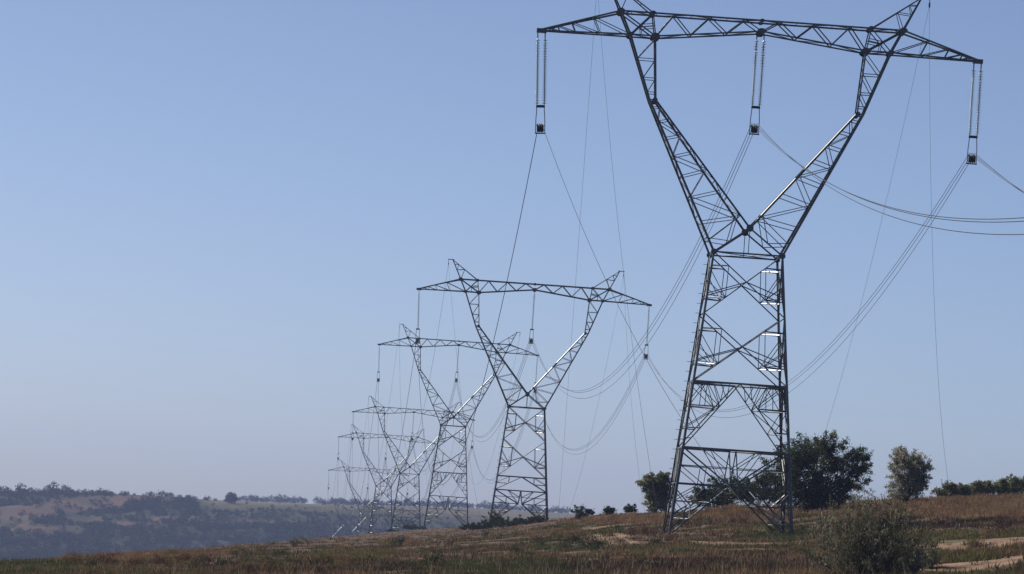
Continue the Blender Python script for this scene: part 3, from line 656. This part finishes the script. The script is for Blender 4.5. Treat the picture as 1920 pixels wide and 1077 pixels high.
LM_olive = leaf_mat('silver_olive_leaves', [(0, (.10, .10, .06)), (.5, (.22, .21, .14)), (1, (.44, .42, .31))], .5, .9)
LM_bush = leaf_mat('grey_green_leaves', [(0, (.045, .045, .025)), (.45, (.105, .10, .058)), (.8, (.20, .19, .12)), (1, (.38, .35, .25))], .35, 1.2)
LM_mid = leaf_mat('mid_green_leaves', [(0, (.045, .052, .022)), (.5, (.12, .13, .052)), (1, (.28, .28, .13))], .5, .9)
LM_low = leaf_mat('low_shrub_leaves', [(0, (.015, .02, .01)), (.5, (.03, .042, .018)), (1, (.07, .085, .03))], .3, 1.0)
def gloc(px_, Y, dz=0.0):
    x = at(px_, 950, Y)[0]
    for _ in range(4):
        z = float(gz(x, Y)); p = proj(x, Y, z); x += (px_ - p[0]) / F * Y
    return Vector((x, Y, float(gz(x, Y)) + dz))
# big dark tree right of the near tower  (26 px per metre at 345 m)
tree('willow_tree', 11, gloc(1533, gpt(1533, 958)), [(-1.5, 0, 1.0, 1.4, 1.2, 1.0), (-.3, 0, 1.0, 1.6, 1.3, 1.0), (1.3, 0, 1.0, 1.2, 1, .9), (0, 0, 3.4, 2.2, 2.0, 2.1), (1.9, .3, 3.1, 1.5, 1.4, 1.7), (-1.6, -.2, 2.9, 1.5, 1.4, 1.6), (-.9, 0, 1.5, 1.9, 1.5, 1.4), (.8, .2, 1.4, 1.5, 1.4, 1.3), (.4, 0, 4.6, 1.4, 1.3, 1.0), (-1.2, 0, 4.2, 1.2, 1.1, 1.1), (2.6, 0, 3.7, .9, .9, 1.2), (2.4, 0, 2.3, 1.0, .9, .8)],
     760, 62, .23, .15, .06, LM_dark, .09, 60, 'big dark willowy tree standing just right of the nearest tower\'s right leg', 'tree', shell=.3, trunk_h=.5)
tree('willow_tree', 12, gloc(1458, 362), [(0, 0, 2.6, 1.3, 1.3, 1.3), (.5, 0, 3.8, .9, .9, .9), (-.6, 0, 1.6, 1.2, 1.1, 1.2), (.8, 0, 1.5, 1, 1, 1)],
     230, 50, .24, .17, .06, LM_dark, .06, 20, 'slender dark tree seen through the right legs of the nearest tower', 'tree', shell=.3, trunk_h=.4)
tree('oleaster_tree', 13, gloc(1697, 362), [(0, 0, 2.6, 1.25, 1.2, 1.5), (-.5, 0, 3.3, .75, .7, .9), (.9, 0, 2.7, .75, .7, 1.1), (0, 0, 1.2, 1.35, 1.1, 1.0), (.9, 0, 1.8, .7, .7, .6)],
     400, 64, .17, .14, .05, LM_olive, .06, 34, 'silvery grey-green oleaster tree standing alone on the tan hilltop at the right', 'tree', shell=.3, trunk_h=.25, updir=.5)
tree('willow_tree', 14, gloc(1226, gpt(1226, 962.5)), [(0, 0, 2.3, 1.05, 1.0, 1.0), (-.6, 0, 2.5, .7, .7, .6), (.7, 0, 2.4, .8, .8, .9), (.2, 0, 1.1, 1.1, 1.0, .9), (.5, 0, 3.0, .5, .5, .5)],
     330, 84, .18, .15, .055, LM_mid, .06, 26, 'small drooping grey-green tree behind the left leg of the nearest tower', 'tree', shell=.3, trunk_h=.3)
for sd_, px_, Y, h, w_, lab in ((21, 1332, 374, 1.7, 1.7, 'dark round bush leftmost of the hilltop bushes seen through the nearest tower'), (22, 1368, 376, 2.4, 2.0, 'tallest dark bush on the hilltop seen between the nearest tower\'s legs'),
                                (23, 1415, 374, 2.0, 2.1, 'dark bush on the hilltop just left of the slender tree under the tower')):
    tree('bush', sd_, gloc(px_, Y), [(0, 0, h * .5, w_ * .8, w_ * .8, h * .5), (-w_ * .4, 0, h * .6, w_ * .5, w_ * .5, h * .38), (w_ * .5, 0, h * .45, w_ * .5, w_ * .5, h * .35)], 150, 44, .17, .15, .07, LM_dark, .03, 12, lab, 'bush', 'hilltop bushes behind the nearest tower', shell=.2)
for sd_, px_, Y, h, w_, lab in ((31, 1092, 505, 1.25, 1.15, 'low dark bush on the field edge, leftmost and widest of the three small ones'), (32, 1141, 480, 1.0, .6, 'small dark bush on the field edge, middle one of three, narrow and rounded'),
                                (33, 1180, 478, 1.1, .6, 'spiky little bush on the field edge beside the drooping tree'), (34, 1085, 490, .8, .5, 'tiny round bush tucked against the leftmost field-edge bush')):
    tree('bush', sd_, gloc(px_, Y), [(0, 0, h * .5, w_, w_ * .8, h * .5), (w_ * .6, 0, h * .6, w_ * .5, w_ * .5, h * .35)], 60, 34, .13, .17, .08, LM_low, .025, 8, lab, 'bush', 'small bushes along the field edge', shell=.2, sprig=.35)
rr = np.random.RandomState(77)
for k, (px_, Y, h, w_) in enumerate(((1772, 388, 1.5, 1.15), (1800, 395, 1.2, 1.0), (1822, 398, 1.3, 1.1), (1846, 400, 1.2, 1.0), (1872, 402, 1.45, 1.0), (1893, 405, 1.7, 1.0), (1912, 408, 1.8, 1.1), (1940, 410, 1.6, 1.2))):
    lab = ['dark green bush at the left end of the hilltop hedge on the right', 'second bush from the left in the hilltop hedge', 'third bush from the left in the hilltop hedge', 'fourth bush from the left in the hilltop hedge', 'fifth bush from the left in the hilltop hedge', 'sixth bush from the left in the hilltop hedge, taller', 'tall bush last but one at the right end of the hilltop hedge', 'bush cut by the right edge of the picture in the hilltop hedge'][k]
    tree('bush', 40 + k, gloc(px_, Y), [(0, 0, h * .4, w_ * .8, w_ * .8, h * .42), (w_ * .3, 0, h * .6, w_ * .4, w_ * .4, h * .3)], 90, 44, .17, .15, .08, LM_mid, .03, 8, lab, 'bush', 'hedge of bushes on the right hilltop', shell=.2, sprig=.45)
# low shrubs round the feet of the second and fourth towers
for k, (px_, Y, h, w_, lab) in enumerate(((925, 566, 2.3, 1.0, 'tallest shrub, climbing the left foot of the second tower'), (890, 560, .9, 1.5, 'low green shrub left of the second tower'), (950, 562, 1.0, 1.4, 'low shrub between the second tower\'s feet, left one'),
                                          (985, 563, .7, 1.3, 'low shrub between the second tower\'s feet, right one'), (1010, 560, .6, 1.0, 'flat shrub at the right foot of the second tower'), (775, 830, .9, 2.6, 'low dark shrub in front of the fourth tower'), (740, 845, .5, 1.2, 'tiny shrub at the left of the fourth tower'))):
    tree('shrub', 60 + k, gloc(px_, Y), [(0, 0, h * .45, w_ * .8, w_ * .8, h * .5), (w_ * .6, 0, h * .35, w_ * .5, w_ * .5, h * .35), (-w_ * .6, 0, h * .35, w_ * .6, w_ * .5, h * .35)], 70, 26, .15, .2, .1, LM_low, .03, 8, lab, 'shrub', 'low shrubs at the tower feet', shell=.2)
# foreground bush
def fg_bush(px_, Y, h, w_, seed, k, label, n=5):
    rng = np.random.RandomState(seed); root = empty('oleaster_bush', gloc(px_, Y)); lb = LB(); cen = []
    for s in range(k):
        a = rng.uniform(0, 2 * math.pi); e = rng.uniform(0, 1) ** .6; tx, ty = math.cos(a) * w_ * e, math.sin(a) * w_ * e * .8
        hh = h * (1.0 - .55 * e ** 2.2) * (rng.uniform(.45, 1.1) if s % 3 else rng.uniform(.9, 1.12)); t = Vector((tx, ty, hh)); b = Vector((tx * .25, ty * .25, -.1)); m = b.lerp(t, .5) + Vector((tx * .12, ty * .12, .1))
        pts = [b.lerp(m, u * 2) if u < .5 else m.lerp(t, u * 2 - 1) for u in (0, .25, .5, .75, 1)]
        lb.tube(pts, [.022, .018, .013, .008, .003], 4)
        for u in np.linspace(.12, 1.0, 10):
            q = b.lerp(m, u * 2) if u < .5 else m.lerp(t, u * 2 - 1); cen.append(tuple(q))
            for _ in range(2): cen.append((q.x + rng.normal() * .13, q.y + rng.normal() * .13, q.z + rng.normal() * .1))
    cen = np.array(cen); V, Fa = leaves(rng, cen, n, .06, .13, .036, .9, 1.1); V[:, 2] = np.maximum(V[:, 2], .01)
    obj('foliage', npmesh('foliage', V, Fa), LM_bush, root); obj('stems', lb.mesh('stems', True), M_bark, root)
    return tag(root, label, 'bush')
YB = gpt(1622, 1086)
fg_bush(1622, YB, 156 / F * YB, 128 / F * YB, 5, 130, 'large grey-green twiggy foreground bush cut by the bottom edge, right of the nearest tower')
YB = gpt(1748, 1068)
fg_bush(1742, YB, 62 / F * YB, 26 / F * YB, 6, 10, 'small leafy sapling bush standing just right of the large foreground bush')
YB = gpt(1705, 1086)
fg_bush(1690, YB, 70 / F * YB, 50 / F * YB, 8, 36, 'low spreading bush merging with the right side of the large foreground bush')

# grass and weeds (uncountable)
def tufts(name, seed, N, sel, hgt, wid, blades, lm, label, lean=.35, ymin=150, ymax=900):
    rng = np.random.RandomState(seed); a = rng.uniform(-.125, .125, N * 6); y = np.exp(rng.uniform(math.log(ymin), math.log(ymax), N * 6)); x = a * y; z = gz(x, y)
    p1 = proj(x, y, z)[1]; y2 = y * 1.02; p2 = proj(a * y2, y2, gz(a * y2, y2))[1]; wv = np.clip(p1 - p2, 0.12, 6)
    yr = np.interp(a, CR[0], CR[1]); wv = wv * (y < yr * 1.08)
    Wz = zonew(x, y, z); wv = wv * sel(Wz, x, y)
    for TX, TY, TW_ in TRK:
        m = np.ones(len(x), bool)
        for q in range(0, 90, 2): m &= ((x - TX[q]) ** 2 + ((y - TY[q] + 1.6) * .6) ** 2) > (TW_[q] * .5) ** 2
        wv = wv * (m | (rng.rand(len(x)) < .03))
    wv = wv * (.25 + 1.5 * np.clip(vnoise(x, y, 2.6, 71) + .5, 0, 1) ** 1.5); wv = wv / wv.sum(); i = rng.choice(len(x), N, p=wv, replace=True)
    x = x[i] + rng.normal(size=N) * .1; y = y[i] + rng.normal(size=N) * .25; z = gz(x, y)
    B = blades; c = np.stack([x, y, z], 1).repeat(B, 0); M = len(c); c[:, :2] += rng.normal(size=(M, 2)) * wid * .9
    h = (hgt * np.where((c[:, 1] < 215) & (c[:, 0] / c[:, 1] > 0), 1.4, 1.0) * rng.uniform(.45, 1.25, M) * (0.75 + 0.9 * (vnoise(c[:, 0], c[:, 1], 3.0, 41) + .5)))[:, None]
    an = rng.uniform(0, math.pi, M); u = np.stack([np.cos(an), np.sin(an), np.zeros(M)], 1) * wid * .16 * rng.uniform(.5, 1.5, (M, 1))
    t = c + np.stack([rng.normal(size=M) * lean, rng.normal(size=M) * lean, np.ones(M)], 1) * h
    V = np.stack([c - u, c + u, t], 1).reshape(-1, 3); V[::3, 2] -= .03; V[1::3, 2] -= .03
    return tag(obj(name, npmesh(name, V, np.arange(M * 3).reshape(M, 3)), lm), label, 'grass', kind='stuff')
LG_brown = leaf_mat('brown_weeds', [(0, (.03, .018, .013)), (.4, (.075, .043, .028)), (.75, (.135, .08, .05)), (1, (.23, .16, .10))], .35, .35)
LG_tan = leaf_mat('dry_grass_blades', [(0, (.10, .062, .034)), (.5, (.18, .112, .06)), (1, (.30, .20, .115))], .35, .4)
LG_green = leaf_mat('green_grass_blades', [(0, (.022, .032, .012)), (.5, (.05, .065, .022)), (1, (.11, .12, .045))], .35, .5)
LG_olive = leaf_mat('olive_weeds', [(0, (.05, .046, .018)), (.5, (.095, .088, .03)), (1, (.19, .17, .065))], .35, .5)
pat = lambda x, y, sc, sd: np.clip(vnoise(x, y, sc, sd) + .5, 0, 1)
tufts('brown_weeds', 1, 20000, lambda w, x, y: (1 - .9 * np.clip(w['tan'] + w['green'] + w['dgreen'] + .6 * w['olive'], 0, 1)) * (.3 + 1.2 * pat(x, y, 6, 81)), .17, .19, 7, LG_brown, 'reddish brown dry weeds and stalks covering the field')
tufts('dry_grass', 2, 13000, lambda w, x, y: .10 * (pat(x, y, 8, 82) > .66) + w['tan'] * (1 - w['dark']), .27, .18, 8, LG_tan, 'tan dry grass covering the hilltop')
tufts('green_grass', 3, 12000, lambda w, x, y: .22 * (pat(x, y, 9, 51) > .6) + w['green'] + w['dgreen'], .17, .22, 8, LG_green, 'green grass and low herbs growing in patches on the field')
tufts('olive_weeds', 4, 14000, lambda w, x, y: .45 * (pat(x, y, 7, 52) > .52) * (1 - w['dark']) * (1 - w['tan']) + w['olive'], .18, .2, 8, LG_olive, 'olive and ochre weeds in patches over the field')
tufts('dark_weeds', 6, 7000, lambda w, x, y: .15 * (pat(x, y, 5, 83) > .68) + w['dark'], .18, .2, 7, leaf_mat('dark_weed', [(0, (.022, .015, .012)), (.6, (.06, .04, .03)), (1, (.15, .10, .07))], .2, .5), 'dark purplish brown weeds in bands across the field')
tufts('pale_stalks', 5, 1500, lambda w, x, y: 1.0 + 0 * x, .36, .10, 3, leaf_mat('pale_stalk', [(0, (.22, .16, .10)), (1, (.42, .34, .24))], .2, .5), 'scattered pale dry stalks standing above the weeds', .22)

# weed clumps standing out of the field
def weed_proto(seed, lm, up):
    rng = np.random.RandomState(seed); r = empty('weed_clump'); cen = crown_pts(rng, [(0, 0, .5, .55, .5, .5), (.4, 0, .35, .35, .3, .3), (-.35, .1, .45, .3, .3, .4)], 46, .1)
    V, Fa = leaves(rng, cen, 9, .10, .16, .035, up); V[:, 2] = np.maximum(V[:, 2], 0); obj('foliage', npmesh('foliage', V, Fa), lm, r)
    obj('stems', limbs(rng, (0, 0, 0), cen[:12], .012).mesh('stems'), M_bark, r); return r
LW = [(LG_brown, 'reddish brown'), (LG_olive, 'olive'), (LM_low, 'dark green'), (LG_tan, 'straw coloured')]
protos = []; rg = random.Random(12)
for k in range(64):
    t = k % 4
    if k < 4: r = weed_proto(300 + k, LW[t][0], .8); protos.append(r)
    else: r = copy_tree(protos[t])
    px_ = rg.uniform(120, 1900); py_ = rg.uniform(0, 1); yr_ = np.interp(px_, [a[0] for a in RIDGE], [a[1] for a in RIDGE]); py_ = yr_ + 8 + (1070 - yr_ - 8) * py_
    while 1105 < px_ < 1205 and 996 < py_ < 1030: px_ -= 110
    if k in (0, 4, 8, 12): px_, py_ = 1190 + k * 3.2, 1004 + (k % 8) * .4
    r.location = gloc(px_, gpt(px_, py_)); q = rg.uniform(.45, 1.0) * (1.25 if k in (0, 4, 8, 12) else 1); r.scale = (q * rg.uniform(1, 1.6), q, q * rg.uniform(.7, 1.0)); r.rotation_euler = (0, 0, rg.uniform(0, 6))
    tag(r, 'small %s weed clump standing out of the dry field' % LW[t][1], 'weed clump', 'small %s weed clumps scattered over the field' % LW[t][1])
# far woodland on the hillside, skyline trees, plateau tree row
LM_far = leaf_mat('far_foliage', [(0, (.010, .014, .008)), (.5, (.014, .021, .011)), (1, (.026, .034, .016))], .1, .05)
def blob_tree(rng, h, w_, n, ls):
    k = max(6, n // 7); cen = crown_pts(rng, [(0, 0, h * .5, w_ * .5, w_ * .5, h * .5), (w_ * .25, 0, h * .35, w_ * .4, w_ * .4, h * .35), (-w_ * .25, 0, h * .4, w_ * .4, w_ * .4, h * .38)], k, .35)
    return leaves(rng, cen, 7, ls * .8, ls, ls * .8, 0, .8)
rng = np.random.RandomState(9)
def woodland(N):
    a = rng.uniform(-.128, .03, N * 3); y = rng.uniform(2660, 3125, N * 3); x = a * y; z = gz(x, y); px, py = proj(x, y, z)
    cl = clay(px + 40 * vnoise(x, y, 14, 21), py + 5 * vnoise(x, y, 17, 22)); keep = (rng.rand(len(x)) > cl * .88) & ~((y > 3050) & (px > 370) & (rng.rand(len(x)) > .05))
    x, y, z = x[keep][:N], y[keep][:N], z[keep][:N]; prot = [blob_tree(rng, 1, 1.1, 130, .17) for _ in range(8)]
    Vs, n = [], 0
    for k in range(len(x)):
        V, Fa = prot[k % 8]; s = rng.uniform(1.6, 4.8) * (.6 if (y[k] > 2990 and x[k] / y[k] > -.062) else 1) * (1 + .5 * vnoise(x[k:k + 1], y[k:k + 1], 60, 61)[0]); t = rng.uniform(0, 6.28); c_, s_ = math.cos(t), math.sin(t)
        W_ = V * s; Vs.append(np.stack([W_[:, 0] * c_ - W_[:, 1] * s_ + x[k], W_[:, 0] * s_ + W_[:, 1] * c_ + y[k], W_[:, 2] + z[k] - .3 * s * .3], 1))
    V = np.concatenate(Vs); return tag(obj('woodland', npmesh('woodland', V, np.arange(len(V)).reshape(-1, 4)), LM_far), 'dense dark scrub woodland covering the far hillside', 'woodland', kind='stuff')
woodland(9500)
far_protos = []
def far_tree(v, h):
    key = v
    if v >= len(far_protos):
        r = empty('far_tree'); rg = np.random.RandomState(200 + v); V, Fa = blob_tree(rg, 1, rg.uniform(.95, 1.4), 420, .13)
        obj('crown', npmesh('crown', V, Fa), LM_far, r); l = LB(); l.tube([(0, 0, -.1), (0, 0, .25), (.02, 0, .6)], [.035, .028, .012], 5); obj('trunk', l.mesh('trunk'), M_bark, r)
        far_protos.append(r); return r
    return copy_tree(far_protos[v])
cnt = 0
def put_far(px_, Y, h, label, group):
    global cnt
    r = far_tree(cnt if cnt < 6 else random.Random(cnt).randrange(6), h); cnt += 1; p = gloc(px_, Y); r.location = p - Vector((0, 0, .05 * h)); r.scale = (h, h, h); r.rotation_euler = (0, 0, (cnt * 2.4) % 6.28)
    tag(r, label, 'tree', group); return r
tree('far_tree', 401, gloc(433, 3112), [(0, 0, 3.6, 3.6, 3.4, 3.2), (-1.8, 0, 2.6, 2.2, 2, 2.4), (1.9, 0, 2.8, 2.1, 2, 2.4)], 260, 26, .5, .6, .45, LM_far, .15, 6, 'lone large round dark tree on the skyline of the far plateau', 'tree', trunk_h=.8, shell=.2)
put_far(304, 3112, 5.0, 'round tree on the skyline midway between the left woods and the lone large tree', None)
put_far(38, 3125, 8.0, 'dark broad tree on the left skyline, near the left edge of the picture', None)
put_far(100, 3125, 8.4, 'tallest dark tree on the left skyline', None)
put_far(122, 3125, 7.2, 'dark tree on the left skyline right beside the tallest one', None)
put_far(5, 3125, 7.0, 'tree cut by the left edge of the picture on the far skyline', None)
rg = random.Random(4)
for px_ in range(-6, 215, 9): put_far(px_ + rg.uniform(-3, 3), 3120 + rg.uniform(-8, 25), rg.uniform(3.2, 5.6), 'small dark tree in the uneven row on the left skyline', 'trees along the left skyline')
for px_ in (235, 250, 285, 320, 335, 352, 380, 392, 405, 418): put_far(px_ + rg.uniform(-4, 4), 3150 + rg.uniform(0, 60), rg.uniform(2.0, 3.8), 'little low tree on the middle skyline left of the lone large tree', 'low trees along the middle skyline')
px_ = 448.0
while px_ < 1062:
    if not (575 < px_ < 592 or 885 < px_ < 905 and rg.random() < .6): put_far(px_, 4240 + rg.uniform(-15, 20), rg.choice((4.0, 5.2, 6.0, 6.8, 7.4)) * rg.uniform(.8, 1.15), 'tiny hazy tree in the long row along the far plateau horizon', 'tree row on the far plateau')
    px_ += rg.uniform(4.5, 10)
# ---------------------------------------------------------------- haze
l = LB(); l.box((0, 2500, 0), 5200, 5240, 180); l.v = [Vector((v.x, v.y, 50.0 if v.z > 0 else -85.0)) for v in l.v]
hz = obj('haze', l.mesh('haze'), None); hm = bpy.data.materials.new('haze'); hm.use_nodes = True; n = hm.node_tree; n.nodes.remove(n.nodes['Principled BSDF'])
pv = n.nodes.new('ShaderNodeVolumePrincipled'); pv.inputs['Color'].default_value = (*HAZE_COL, 1); pv.inputs['Density'].default_value = HAZE_DENS; pv.inputs['Anisotropy'].default_value = 0.2
n.links.new(pv.outputs[0], n.nodes['Material Output'].inputs['Volume']); hz.data.materials.append(hm); tag(hz, kind='stuff')
